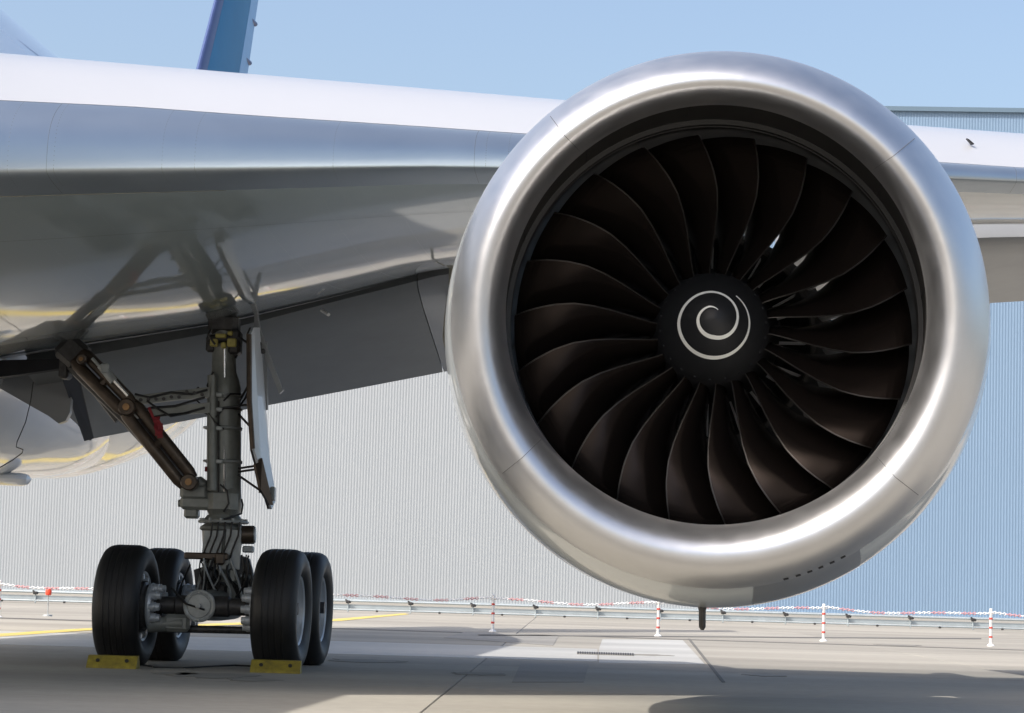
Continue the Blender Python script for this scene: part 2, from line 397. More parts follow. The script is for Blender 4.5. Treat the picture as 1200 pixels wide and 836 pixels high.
# ================================================================== AIRLINER
plane = empty('airliner', AC(0, 0, 0))
tag(plane, 'white wide-body airliner seen from the front, its port engine and main gear in view', 'airliner')

# ---- fuselage
ZC, RF = 5.75, 3.0
top = [(-34, 5.6), (-32.5, 6.7), (-30, 8.0), (-27, 8.85), (-24, 9.05), (12, 9.05), (18, 8.6), (24, 8.1), (28.5, 7.5)]
bot = [(-34, 4.6), (-32.5, 3.7), (-30, 3.0), (-27, 2.70), (-24, 2.64), (12, 2.62), (15, 2.98), (18, 3.8), (22, 5.0), (26, 6.2), (28.5, 6.9)]
wid = [(-34, .4), (-32.5, 1.4), (-30, 2.3), (-27, 2.85), (-24, 2.98), (12, 2.98), (15, 2.8), (19, 2.1), (23, 1.3), (28.5, .25)]
q = MB(); rings = []
for k in range(91):
    A = -34 + 62.5 * k / 90
    t, b, wd = interp(top, A), interp(bot, A), interp(wid, A)
    rings.append([AC(wd * math.cos(2 * math.pi * j / 72), A, (t + b) / 2 + (t - b) / 2 * math.sin(2 * math.pi * j / 72)) for j in range(72)])
q.loft(rings, True, True); fus = q.build('fuselage', M['fuse'], plane, 60)
# ---- belly fairing
q = MB(); rings = []
fb = [(-13, 2.9), (-11, 2.60), (-8, 2.36), (2, 2.33), (6, 2.36), (9.5, 2.5), (12.5, 2.75)]
fw = [(-13, 1.9), (-11, 2.6), (-8, 3.2), (-4, 3.1), (-1, 2.5), (2, 2.2), (5, 2.1), (9, 2.0), (12.5, 1.6)]
for k in range(41):
    A = -13 + 25.5 * k / 40; b, wd = interp(fb, A), interp(fw, A)
    rings.append([AC(wd * (abs(math.cos(an)) ** .8) * (1 if math.cos(an) >= 0 else -1), A, 4.1 + (4.1 - b) * (-(abs(math.sin(an)) ** .9))) for an in [math.pi * j / 40 for j in range(41)]])
q.loft(rings, False); bf = q.build('belly_fairing', M['fuse'], plane, 60)
q = MB(); rings = []
c0 = P(-12, 561, 36)
for k in range(13):
    t = k / 12; r_ = .1 * math.sqrt(max(0.001, 1 - (2 * t - 1) ** 4))
    p = c0 + Vector((1, 0, 0)) * (t * .62)
    rings.append([p + Vector((0, math.cos(2 * math.pi * j / 12) * r_ * 2, math.sin(2 * math.pi * j / 12) * r_)) for j in range(12)])
q.loft(rings, True, True); q.build('antenna_fairing', M['fuse'], plane)
q = MB(); pts = [P(a, b, 30.9) for a, b in ((39, 448), (36, 470), (30, 495), (20, 518), (19, 524), (27, 527), (26, 531), (14, 540), (0, 548), (-14, 552))]
q.tube(pts, .007, 6); q.build('bonding_cable', M['hose'], plane)

# ---- tail fin
fin = empty('tail_fin', AC(0, 26, 8.4), plane)
def finpt(f, z, side=1):
    A0 = 20.0 + (z - 8.4) * .84; A1 = 26.6 + (z - 8.4) * .49; A = lerp(A0, A1, f)
    th = (.62 - .028 * (z - 8.4)) * (2.6 * (math.sqrt(f) * .35 - f * .12 - f * f * .36 + .13 * f ** 3)) if f > 0 else 0
    return AC(side * max(0.0, th) * 1.1, A, z)
def finpart(name, f0, f1, m, n=14):
    q = MB(); fs = [lerp(f0, f1, (k / n) ** (1.6 if f0 == 0 else 1)) for k in range(n + 1)]
    rings = []
    for z in [8.0, 10, 12, 14, 16, 17.2]:
        rings.append([finpt(f, z, 1) for f in fs] + [finpt(f, z, -1) for f in fs[::-1]])
    q.loft(rings, True, True); return q.build(name, m, fin, 50)
finpart('leading_edge', 0, .07, M['blue_d'], 6); finpart('fin_panel', .072, .70, M['blue']); finpart('rudder', .705, 1, M['blue_l'])
for z in (11.6, 12.6, 13.6, 14.7):
    q = MB(); p = finpt(.95, z, 1); q.tube([p - eA * .4, p + eA * .2], [.03, .06], 8); q.tube([p + eA * .2, p + eA * .35], [.06, .01], 8); q.build('hinge_fairing', M['blue_d'], fin)

# ---- wing. Feature curves are tables of height over the spanwise station L
A_LE = lambda L: -5.2 + .70 * (L - 10.7)
A_TE = lambda L: 1.0 + .35 * max(0, L - 11.0)
def curve(pts, da):
    """points of the photograph lying on the plan line A = A_LE(L) + da"""
    a0 = -5.2 - .70 * 10.7 + da
    return sorted(on_plane(px, py, a0, .70) for px, py in pts)
def curve_te(pts, da):
    out = []
    for px, py in pts:
        L, z = on_plane(px, py, 1.0 + da)
        if L > 11: L, z = on_plane(px, py, 1.0 - .35 * 11 + da, .35)
        out.append((L, z))
    return sorted(out)
c_crest = curve([(0, 66), (300, 91), (650, 120), (1065, 150), (1200, 160)], 2.1)
c_top = curve([(0, 118), (150, 125), (300, 136), (500, 149), (600, 156), (1110, 191), (1200, 197)], .42)
c_bot = curve([(0, 229), (150, 225), (300, 221), (500, 215), (570, 215), (1120, 224), (1200, 227)], .55)
c_seam = curve_te([(0, 420), (90, 405), (262, 378), (400, 345), (520, 313), (1150, 262), (1200, 262)], 0)
c_fb = curve_te([(100, 516), (240, 489), (400, 459), (520, 436), (1150, 356), (1200, 353)], 3.9)
c_ft = curve_te([(100, 418), (262, 388), (400, 352), (520, 322), (1150, 279), (1200, 278)], .35)
wing = empty('wing', AC(5, 0, 4), plane)
Ls = [2.2 + .35 * k for k in range(0, 52)] + [22, 25, 28, 31, 32.3]
def ext(tab, L):
    """inside the measured span the table, beyond it a gentle dihedral"""
    if L > tab[-1][0]: return tab[-1][1] + (L - tab[-1][0]) * .11
    return interp(tab, L)
def section(L):
    a = A_LE(L); te = A_TE(L); sc_ = 1.0 if L < 16 else max(.3, 1 - (L - 16) / 22)
    zt, zb, zc, zs = ext(c_top, L), ext(c_bot, L), ext(c_crest, L), ext(c_seam, L)
    if L > 16:
        zm = (zt + zb) / 2; zt = zm + (zt - zm) * sc_; zb = zm + (zb - zm) * sc_; zc = zm + (zc - zm) * sc_ ; zs = zm + (zs - zm) * sc_
        te = a + (A_TE(16) - A_LE(16)) * (1 - (L - 16) / 22)
    return a, te, zt, zb, zc, zs
def slat_pts(L, off=0):
    a, te, zt, zb, zc, zs = section(L); k = 24; pts = []
    zm = lerp(zb, zt, .17)
    for i in range(k + 1):              # bottom trailing corner round the nose to the top trailing corner
        an = -math.pi / 2 + math.pi * i / k
        if an <= 0: A = a + .60 * abs(math.sin(an)) ** 2.4 ; z = zm + (zm - zb) * math.sin(an)
        else: A = a + .42 * math.sin(an) ** 3.3 ; z = zm + (zt - zm) * math.sin(an)
        pts.append(AC(L, A - off, z))
    return pts
q = MB(); q.loft([slat_pts(L) + [AC(L, A_LE(L) + .5, lerp(section(L)[3], section(L)[2], .5))] for L in Ls], True, True)
slat = q.build('leading_edge', M['slat'], wing, 50)
def upper(L):
    a, te, zt, zb, zc, zs = section(L); pts = []
    for t in [0, .05, .1, .2, .35, .5, .7, .85, 1]:      # from slat edge up to the crest: parabola
        pts.append(AC(L, a + .425 + (2.1 - .42) * t, zt + .004 + (zc - zt) * (1 - (1 - t) ** 1.8)))
    ch = te - (a + 2.1)
    for t in (.15, .3, .5, .7, .85, 1): pts.append(AC(L, a + 2.1 + ch * t, lerp(zc, zs + .16, t ** 1.8) + .12 * math.sin(math.pi * t) * (1 - t)))
    return pts
q = MB(); q.loft([upper(L) for L in Ls], False); q.build('upper_skin', M['white'], wing, 60)
def dip(t, L): return 4 * t * (1 - t) * (.14 + .16 * max(0, min(1, (12 - L) / 4)))
def lower(L):
    a, te, zt, zb, zc, zs = section(L); pts = []; s0 = a + .62
    for t in [0, .02, .05, .1, .2, .3, .4, .5, .6, .66, .72, .76, .8, .84, .88, .92, .96, 1]:
        A = lerp(s0, te, t); pts.append(AC(L, A, lerp(zb + .03, zs, t) - dip(t, L)))
    pts.append(AC(L, te + .05, zs + .14)); return pts
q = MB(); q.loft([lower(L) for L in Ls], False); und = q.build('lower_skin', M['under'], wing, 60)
# spanwise and chordwise panel gaps on the underside, narrow strips let into the skin
def under_pt(L, t, dz=-.006):
    a, te, zt, zb, zc, zs = section(L); return AC(L, lerp(a + .62, te, t), lerp(zb + .03, zs, t) - dip(t, L) + dz)
for t in (.16, .47):
    q = MB(); q.loft([[under_pt(L, t - .0004, -.003), under_pt(L, t + .0004, -.003)] for L in Ls[4:46]], False); q.build('panel_gap', M['line'], wing, 0)
for L in (9.6, 13.2):
    q = MB(); q.loft([[under_pt(L - .0018, t / 30, -.002), under_pt(L + .0018, t / 30, -.002)] for t in range(0, 31)], False); q.build('panel_gap', M['line'], wing, 0)
q = MB()
for L in [5.0 + .62 * k for k in range(14)]:
    for t in [.06 + .0085 * j for j in range(100)]:
        p = under_pt(L, t, -.0008); q.add([p + Vector((dx * .004, dy * .004, 0)) for dx, dy in ((-1, -1), (1, -1), (1, 1), (-1, 1))], [(0, 1, 2, 3)])
tag(q.build('rivets', M['gear_l'], wing, 0), kind='stuff')
for L, t in ():
    q = MB(); c_ = [under_pt(L + math.cos(a_) * .21, t + math.sin(a_) * .016, -.002) for a_ in [2 * math.pi * j / 28 for j in range(29)]]; q.tube(c_, .0018, 4, False); q.build('access_panel_rim', M['line'], wing, 0)
# strip at the trailing edge of the lower skin (paler, semi gloss) and the slat seam
def strip(name, Lr, t0, t1, m, dz=-.012):
    q = MB(); q.loft([[under_pt(L, lerp(t0, t1, s_ / 4), dz) for s_ in range(5)] for L in Lr], False); return q.build(name, m, wing, 50)
strip('shroud_panel', [2.3 + .35 * k for k in range(0, 24)], .955, 1.0, M['grey_panel'])
q = MB(); q.loft([[AC(L, A_LE(L) + .612, section(L)[3] - .002 - .008 * max(0, (7.0 - L) / 4)), AC(L, A_LE(L) + .618, section(L)[3] + .004)] for L in Ls[:14]], False); q.build('slat_seal', M['cable'], wing, 0)
# slat seams (chordwise joints between slat segments)
for L in (5.5, 8.9, 14.4):
    q = MB(); q.tube(slat_pts(L, .0)[2:-1], .0014, 5); q.build('slat_joint', M['line'], wing)
# rows of fasteners on the slat
q = MB()
for L in (5.05, 5.22, 5.55, 6.35, 6.6, 7.7, 9.0, 9.2, 14.6):
    sp = slat_pts(L)
    for i in range(5, 23):
        for u_ in (0.25, .75):
            p = sp[i].lerp(sp[i + 1], u_); nrm = (sp[i + 1] - sp[i]).cross(eL).normalized()
            if nrm.y > 0: nrm = -nrm
            q.lathe(p - nrm * .001, nrm, [(0, .005), (.0012, .004)], 6, True)
q.build('fasteners', M['gear'], wing); bpy.data.objects['fasteners']['kind'] = 'stuff'

# flaps: a thick bent board hanging behind the seam
def flap(L0, L1, name, m):
    q = MB(); rings = []; n = max(2, int((L1 - L0) / .4))
    for k in range(n + 1):
        L = lerp(L0, L1, k / n); a0 = A_TE(L) + .32; a1 = A_TE(L) + 3.9; zt, zb = ext(c_ft, L), ext(c_fb, L)
        low = [(0, 0), (.05, -.05), (.2, -.07), (.5, -.04), (.8, -.005), (1, 0)]; upp = [(.98, .02), (.7, .2), (.4, .32), (.15, .32), (.03, .2)]
        rings.append([AC(L, lerp(a0, a1, s_), lerp(zt, zb, s_) + d) for s_, d in low + upp])
    q.loft(rings, True, True); return q.build(name, m, wing, 50)
Li = on_plane(107, 516, 4.9)[0]; Lo = on_plane(519, 436, 4.9)[0]
flap(Li, Lo, 'flap', M['flap'])
flap(Lo + .012, Lo + .55, 'flap_end_fairing', M['grey_panel'])
flap(12.0, 24, 'flap', M['grey_panel'])
# black seal along the inboard end of the flap
q = MB(); q.plate([AC(Li - .015, A_TE(3) + .2, ext(c_ft, Li) + .22), AC(Li - .015, A_TE(3) + .55, ext(c_ft, Li) + .3), AC(Li - .015, A_TE(3) + 3.95, ext(c_fb, Li) + .04), AC(Li - .015, A_TE(3) + 3.9, ext(c_fb, Li) - .02)], eL * .03)
q.plate([P(71, 438, 30.2), P(89, 426, 30.2), P(110, 514, 33.2), P(99, 517, 33.2)], (0, .05, .0)); q.build('flap_end_seal', M['dark'], wing, 0)
# dark cove between skin and flap
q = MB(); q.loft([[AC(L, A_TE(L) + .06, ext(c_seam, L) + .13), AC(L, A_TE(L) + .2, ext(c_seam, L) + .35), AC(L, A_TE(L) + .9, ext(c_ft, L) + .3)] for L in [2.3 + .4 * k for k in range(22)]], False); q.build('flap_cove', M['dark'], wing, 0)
# inboard fixed panel with rounded tip, beside the fuselage
q = MB(); poly = [(-30, 432), (82, 432), (85, 462), (83, 484), (78, 494), (70, 497), (58, 488), (40, 478), (0, 455), (-30, 440)]
q.plate([P(a, b, 31.3) for a, b in poly], (.0, .16, 0)); q.build('root_fairing', M['grey_panel'], wing)
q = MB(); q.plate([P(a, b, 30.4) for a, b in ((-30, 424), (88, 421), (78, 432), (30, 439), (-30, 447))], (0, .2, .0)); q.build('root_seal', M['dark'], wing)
# wingtip of the flap track fairings seen beyond the outboard flap and the cable near the pylon
q = MB(); q.tube([P(a, b, 30.8) for a, b in ((523, 330), (525, 350), (522, 372), (520, 395), (524, 415), (528, 440))], .018, 6); q.build('bonding_cable', M['cable'], wing)
q = MB(); q.tube([P(521, 300, 29.6), P(540, 296, 29.0)], [.03, .05], 10); q.cbox(P(530, 322, 29.8), (.08, .2, .3), b=.03); q.build('hinge_bracket', M['cable'], wing)
q = MB(); q.tube([P(377, 364, 30.0), P(385, 369, 29.7)], .022, 8); q.build('drain_pin', M['chain_w'], wing)
q = MB(); lp_ = P(1137, 167, 26.4); q.plate([lp_ + Vector((-.045, 0, .04)), lp_ + Vector((-.02, 0, .03)), lp_ + Vector((.04, 0, -.02)), lp_ + Vector((.01, 0, -.025))], (0, .06, 0)); q.build('vent_cover', M['dark'], wing)

# ================================================================== ENGINE
eng = empty('engine', P(838, 385, 18.3), plane)
D0 = 17.0
axis = Vector((math.sin(R(3.4)), math.cos(R(3.4)), -.015)).normalized()
eu = Vector((axis.y, -axis.x, 0)).normalized(); ev = eu.cross(axis).normalized()
if ev.z < 0: ev = -ev
def ring(a, cx, cy, rp, tilt=0., n=128, th0=0., th1=360.):
    """a ring of the nacelle at axial distance a behind the lip"""
    c = P(cx, cy, D0 + a); r = rp * (D0 + a) * 1.004 / F; pts = []
    nn = n if th1 - th0 >= 360 else n + 1
    for k in range(nn):
        th = R(th0 + (th1 - th0) * k / n)
        dz = math.sin(th) * r
        pts.append(c + eu * math.cos(th) * r + eZ * dz - Vector((0, 1, 0)) * dz * tilt)
    return pts
TL = .085
H_ = (0, 839, 374, 280); O_ = (.62, 842, 374, 315.5); I_ = (.55, 838, 368.5, 246.5)
def lipring(side, t, off=0., **kw):
    """side 'o' or 'i', t degrees from the highlight"""
    E = O_ if side == 'o' else I_
    w_ = math.sin(R(t)); a = E[0] * (1 - math.cos(R(t)))
    return ring(a, lerp(H_[1], E[1], w_), lerp(H_[2], E[2], w_), lerp(H_[3], E[3], w_) + off * (1 if side == 'o' else -1) , TL * (1 - .25 * t / 90), **kw)
q = MB(); q.loft([lipring('i', t) for t in range(90, 0, -6)] + [lipring('o', t) for t in range(0, 91, 6)]); q.build('inlet_lip', M['lip'], eng, 60)
for th in (131, 217, 320, 44):
    q = MB()
    pts = [lipring('i', t, -.25, n=1, th0=th - .001, th1=th + .001)[0] - Vector((0, .0015, 0)) for t in range(60, 0, -6)] + [lipring('o', t, .25, n=1, th0=th - .001, th1=th + .001)[0] - Vector((0, .0015, 0)) for t in range(0, 61, 6)]
    q.tube(pts, .0022, 5); q.build('lip_seam', M['line'], eng)
cowl = [(.625, 842, 374, 315), (.66, 841.7, 375, 314.5), (.80, 841, 378.5, 317.2), (1.05, 840, 384, 319), (1.4, 838.5, 389.5, 319), (1.9, 836.5, 396, 315.5), (2.6, 834, 402, 308)]
rr = [ring(a, x_, y_, r_, TL * max(0, 1 - (a - .6) / 2) * .75) for a, x_, y_, r_ in cowl]
cB = P(834, 402, D0 + 2.6)
def wring(d, r, n=128, c=None): c = c or cB; return [c + axis * d + (eu * math.cos(2 * math.pi * k / n) + ev * math.sin(2 * math.pi * k / n)) * r for k in range(n)]
rr += [wring(.6, 2.125), wring(1.4, 2.09), wring(2.2, 1.98), wring(3.2, 1.72), wring(3.23, 1.69)]
q = MB(); q.loft(rr); q.build('fan_cowl', M['cowl'], eng, 60)
# metal vent panel low on the right with its six slots
vr = [ring(a, x_, y_, r_ + .35, TL * max(0, 1 - (a - .6) / 2) * .75, n=24, th0=279, th1=303) for a, x_, y_, r_ in cowl[:5]]
q = MB(); q.loft(vr, False); q.build('vent_panel', M['lip'], eng, 60)
for sx, sy in ((929, 676), (943, 671.5), (956.5, 667), (969.5, 662), (983, 657), (996, 651)):
    th = math.degrees(math.atan2(374 - sy, sx - 842))
    a0_ = lipring('o', 68, .5, n=1, th0=th - .55, th1=th + .55); a1_ = lipring('o', 77, .5, n=1, th0=th - .55, th1=th + .55)
    q = MB(); q.loft([a0_, a1_], False); q.tube([a0_[0], a0_[1]], .003, 4); q.build('vent_slot', M['dark'], eng, 0)
# inlet liner, casing ridges
FANC = P(835, 385.5, D0 + 1.42); FR = 1.53
def fring(d, r, n=128): return wring(d, r, n, FANC)
q = MB(); lr = []
for t in [0, .2, .4, .6, .8, 1]:
    A_ = ring(I_[0] + .002, I_[1], I_[2], I_[3] - .1, TL * .75); B_ = fring(-.30, FR + .03)
    lr.append([p.lerp(b_, t) for p, b_ in zip(A_, B_)])
q.loft(lr); q.build('inlet_liner', M['liner'], eng, 60)
q = MB(); q.loft([fring(-.30, FR + .03), fring(-.28, FR - .004), fring(-.22, FR - .004), fring(-.215, FR + .02), fring(-.15, FR + .02), fring(-.145, FR + .004), fring(-.05, FR + .004), fring(-.045, FR + .016), (fring(.55, FR + .016))]); q.build('fan_case', M['liner2'], eng, 30)
for th in range(10, 370, 30):
    k = int(th / 360 * 128) % 128
    q = MB(); q.tube([r_[k] - (r_[k] - FANC).normalized() * .002 for r_ in lr], .004, 4); q.build('liner_joint', M['dark'], eng)
# bypass duct and core
q = MB(); q.loft([fring(.55, FR + .016), fring(.9, 1.5), fring(1.5, 1.62), fring(2.6, 1.72), fring(3.6, 1.66), fring(4.35, 1.63)]); q.build('bypass_duct', M['core'], eng, 60)
q = MB(); q.loft([fring(d, r) for d, r in ((.62, .83), (.60, .80), (.62, .785), (.8, .82), (1.3, .95), (2.2, 1.12), (3.2, 1.08), (4.4, .85), (5.4, .52), (5.45, .42), (6.4, .05))]); q.build('core_cowl', M['core'], eng, 50)
q = MB(); q.loft([fring(d, r) for d, r in ((.60, .80), (1.3, .62), (1.3, .02))]); q.build('core_inlet', M['dark'], eng, 40)
# fan blades
phi = [(.28, 0), (.35, -2.0), (.42, -3.6), (.5, -4.8), (.6, -5.4), (.7, -5.0), (.8, -3.4), (.9, -1.2), (.96, .3), (1, 1.2)]
stag = [(.27, 9), (.4, 18), (.5, 25), (.6, 32), (.7, 42), (.8, 52), (1, 62)]
chord = [(.27, .36), (.5, .46), (.75, .55), (.9, .58), (1, .54)]
camb = [(.27, 58), (.5, 44), (.75, 30), (1, 24)]
NB = 22
def blade_mesh():
    nr, nc = 22, 14; q = MB(); F_, B_ = [], []
    for i in range(nr + 1):
        f = .27 + (.995 - .27) * i / nr; r = f * (FR - .005) / 1
        st, ch, cb, ph = cl(stag, f), cl(chord, f), cl(camb, f), cl(phi, f)
        a = -.02 + .10 * max(0, (f - .55)) ** 1.3 * 1.2 - .05 * math.sin(math.pi * (f - .27) / .73); s_ = 0; rf, rb = [], []
        tip = max(0, (f - .93) / .07)
        a += .05 * tip ** 2
        for j in range(nc + 1):
            c = (j / nc) ** 1.5; dc = ((j + 1) / nc) ** 1.5 - c; be = R(st + cb * (.5 - c)); th = ch * (.045 - .018 * (f - .27) / .73) * (math.sin(math.pi * min(1, c * .92 + .04)) ** .6) * .5
            na, ns = -math.sin(be), math.cos(be)          # normal of the chord line in (axial, circumferential)
            for lst, sg in ((rf, 1), (rb, -1)):
                aa = a + sg * na * th; ss = s_ + sg * ns * th; an = R(ph) + ss / r
                lst.append(eu * math.cos(an) * r + ev * math.sin(an) * r + axis * aa)
            a += math.cos(be) * ch * dc; s_ += math.sin(be) * ch * dc
        F_.append(rf); B_.append(rb)
    loops = [a_ + b_[::-1] for a_, b_ in zip(F_, B_)]
    q.loft(loops, True, True)
    # metal leading edge, paler to carry a painted highlight: first strip of faces
    n = 2 * (nc + 1); mi = []
    for i in range(nr):
        for j in range(n): mi.append(1 if j in (n - 1, 0) else 0)
    q.mi = mi + [0, 0]
    return q.mesh('fan_blade', [M['blade'], M['blade_edge']], 50)
bm_ = blade_mesh()
for k in range(NB):
    o = bpy.data.objects.new('fan_blade', bm_); col.objects.link(o); o.parent = eng
    th = R(159.5 + 360 / NB * k)
    rotm = Matrix.Rotation(th, 4, axis)
    # sense of rotation: eu towards ev
    if (rotm.to_3x3() @ eu).dot(ev) * math.sin(th) < 0: rotm = Matrix.Rotation(-th, 4, axis)
    o.matrix_world = Matrix.Translation(FANC - wloc(eng)) @ rotm
# hub platform, spinner, spiral
q = MB(); q.loft([fring(d, r) for d, r in ((-.10, .40), (-.06, .418), (.05, .435), (.45, .53), (.5, .53), (.5, .3))]); q.build('fan_hub', M['spinner'], eng, 40)
sprof = [(-.10, .405), (-.14, .392), (-.25, .33), (-.38, .25), (-.50, .165), (-.58, .10), (-.615, .05), (-.625, .004)]
q = MB(); q.loft([fring(d, r, 72) for d, r in sprof]); q.build('spinner', M['spinner'], eng, 60)
rs = sorted((r, d) for d, r in sprof)
sp = [(0, 43.5, 1.6), (52, 44, 2.3), (142, 43.5, 3.9), (232, 43.3, 3.6), (322, 37, 3.0), (412, 28, 3.2), (502, 21.5, 4.6), (592, 20, 3.6), (660, 16.5, 2.4), (702, 11.5, .8)]
q = MB(); rg = []
for k in range(141):
    t = 702 * k / 140; r_ = interp([(a, b) for a, b, c in sp], t); w_ = interp([(a, c) for a, b, c in sp], t)
    an = R(52 - t); row = []
    for dr in (-w_ / 2, 0, w_ / 2):
        r2 = (r_ + dr) / 158 * 1.03 * .92; d = cl(rs, r2)
        row.append(FANC + axis * (d - .004) + (eu * math.cos(an) + ev * math.sin(an)) * (r2 + .002))
    rg.append(row)
q.loft(rg, False); q.build('spinner_spiral', M['spiral'], eng, 60)
for k in range(22):      # fastener heads round the spinner base
    an = 2 * math.pi * k / 22 + .1
    q = MB(); q.lathe(FANC + axis * -.12 + (eu * math.cos(an) + ev * math.sin(an)) * .402, (eu * math.cos(an) + ev * math.sin(an)) - axis * .6, [(0, .010), (.006, .008)], 8, True); q.build('spinner_bolt', M['spinner'], eng)
# outlet guide vanes
def vane_mesh(r0_, r1_, d0, ch, st):
    q = MB(); rings = []
    for i in range(6):
        r_ = lerp(r0_, r1_, i / 5); lp2 = []
        prof = [(0, 0), (.15, .03), (.4, .05), (.7, .035), (1, 0), (.7, -.02), (.4, -.03), (.15, -.02)]
        for c, t in prof:
            be = R(st * (1 - c)); aa = d0 + c * ch; ss = -math.sin(be) * c * ch * .5 + t * ch
            an = ss / r_; lp2.append(eu * math.cos(an) * r_ + ev * math.sin(an) * r_ + axis * aa)
        rings.append(lp2)
    q.loft(rings, True, True); return q.mesh('guide_vane', M['vane'], 50)
vm = vane_mesh(.9, 1.56, 1.15, .34, 25)
for k in range(44):
    o = bpy.data.objects.new('guide_vane', vm); col.objects.link(o); o.parent = eng
    o.matrix_world = Matrix.Translation(FANC - wloc(eng)) @ Matrix.Rotation(2 * math.pi * k / 44, 4, axis)
vm2 = vane_mesh(.45, .80, .72, .16, 30)
for k in range(36):
    o = bpy.data.objects.new('core_vane', vm2); col.objects.link(o); o.parent = eng
    o.matrix_world = Matrix.Translation(FANC - wloc(eng)) @ Matrix.Rotation(2 * math.pi * k / 36, 4, axis)
# drain mast
d0_ = P(823, 705, 19.0)
q = MB(); q.loft([[P(823 + dx, y_, 19.0) + Vector((0, sy_ * .09, 0)) for dx, sy_ in ((-w_, 0), (-w_ * .6, -.8), (0, -1), (w_ * .6, -.8), (w_, 0), (w_ * .5, 1), (-w_ * .5, 1))] for y_, w_ in ((703, 6.5), (711, 5.5), (716, 4.2), (728, 4.2), (735, 4.0), (738.5, 1.8))], True, True); q.build('drain_mast', M['gear_d'], eng)
# pylon
q = MB(); pr = []
for A_, wd, zb_, zt_ in ((20.2, .06, 4.75, 5.0), (20.8, .28, 4.5, 5.25), (22, .42, 4.3, 5.45), (24, .45, 4.2, 5.4), (26.5, .42, 4.3, 5.3), (29, .3, 4.6, 5.3), (31.5, .06, 4.9, 5.2)):
    cx_ = P(838, 385, 18).x + (A_ - 18) * .06
    pr.append([Vector((cx_ + wd * math.copysign(abs(math.cos(an)) ** .6, math.cos(an)), A_, (zb_ + zt_) / 2 + (zt_ - zb_) / 2 * math.copysign(abs(math.sin(an)) ** .6, math.sin(an)))) for an in [2 * math.pi * j / 20 for j in range(20)]])
q.loft(pr, True, True); q.build('pylon', M['cowl'], eng)

# ================================================================== MAIN LANDING GEAR
GY = 29.05
gear = empty('landing_gear', Vector((-3.43, GY, 0)), plane)
def G(px, py, dY=0.): return P(px, py, GY + dY)
K = GY / F * 1.004             # metres per pixel there
def gt(name, pts, r, m, n=14, **kw):
    q = MB(); q.tube([G(*p) for p in pts], r, n); return q.build(name, m, gear)
# main fitting
q = MB()
prof = [(386, 13), (398, 16), (404, 13.5), (436, 14.5), (446, 18), (455, 20), (462, 20), (463, 21.5), (467, 21.5), (468, 20), (500, 20), (501, 21.3), (504, 21.3), (505, 20), (539, 20), (540, 21.4), (543, 21.4), (544, 20), (575, 20), (597, 21), (606, 17)]
rings = []
prof = [(374, 13)] + prof
for y_, r_ in prof:
    c = G(262.5, y_); rings.append([c + Vector((math.cos(2 * math.pi * j / 36) * r_ * K, math.sin(2 * math.pi * j / 36) * r_ * K, 0)) for j in range(36)])
q.loft(rings, True, True); q.build('main_fitting', M['gear'], gear, 40)
gt('conduit', [(249, 440, -.2), (249, 575, -.22)], .062, M['gear'], 16)
gt('conduit', [(263, 398, -.15), (263, 436, -.16), (263, 600, -.215)], .014, M['chrome'], 8)
gt('conduit', [(256, 470, -.22), (256, 590, -.225)], .010, M['gear_d'], 6)
for y_ in (463, 502, 541, 480):
    q = MB(); c = G(262, y_); q.tube([c + Vector((math.cos(a_) * .225 - .01, math.sin(a_) * .24, .0)) for a_ in [2 * math.pi * j / 24 for j in range(25)]], .013, 6); q.build('clamp_band', M['gear_d'] if y_ == 480 else M['gear_l'], gear)
    q = MB(); q.cbox(G(257, y_, -.25), (.08, .05, .05), b=.01); q.build('clamp_block', M['gear_l'], gear)
q = MB()
for a, b, w_, h_ in ((251, 402, .09, .09), (262, 405, .06, .07), (272, 402, .11, .10), (259, 394, .13, .05), (270, 391, .06, .05)): q.cbox(G(a, b, -.2), (w_, .1, h_), b=.012)
q.build('hinge_fitting', M['ygreen'], gear)
q = MB(); q.tube([G(243, 397, -.15), G(282, 397, -.15)], .05, 12); q.cbox(G(276, 402, -.05), (.14, .3, .3), b=.04); q.cbox(G(248, 404, 0), (.12, .2, .2), b=.04); q.cbox(G(263, 381, .05), (.36, .4, .26), b=.07); q.build('trunnion', M['gear_d'], gear)
q = MB(); q.cbox(G(243, 550, -.2), (.06, .04, .06), b=.005); q.build('data_plate', M['red'], gear)
# lower castings
q = MB(); q.cbox(G(229, 577, -.05), (.34, .3, .20), b=.05); q.cbox(G(232, 590, -.05), (.4, .26, .16), b=.05); q.tube([G(209, 590, -.1), G(222, 590, -.1)], .045, 12); q.cbox(G(225, 602, -.05), (.17, .22, .12), b=.04)
q.cbox(G(262, 588, -.05), (.36, .38, .34), b=.09); q.cbox(G(233, 570, -.1), (.16, .16, .22), rot=Matrix.Rotation(R(35), 3, 'Y'), b=.04); q.build('side_lug', M['gear'], gear)
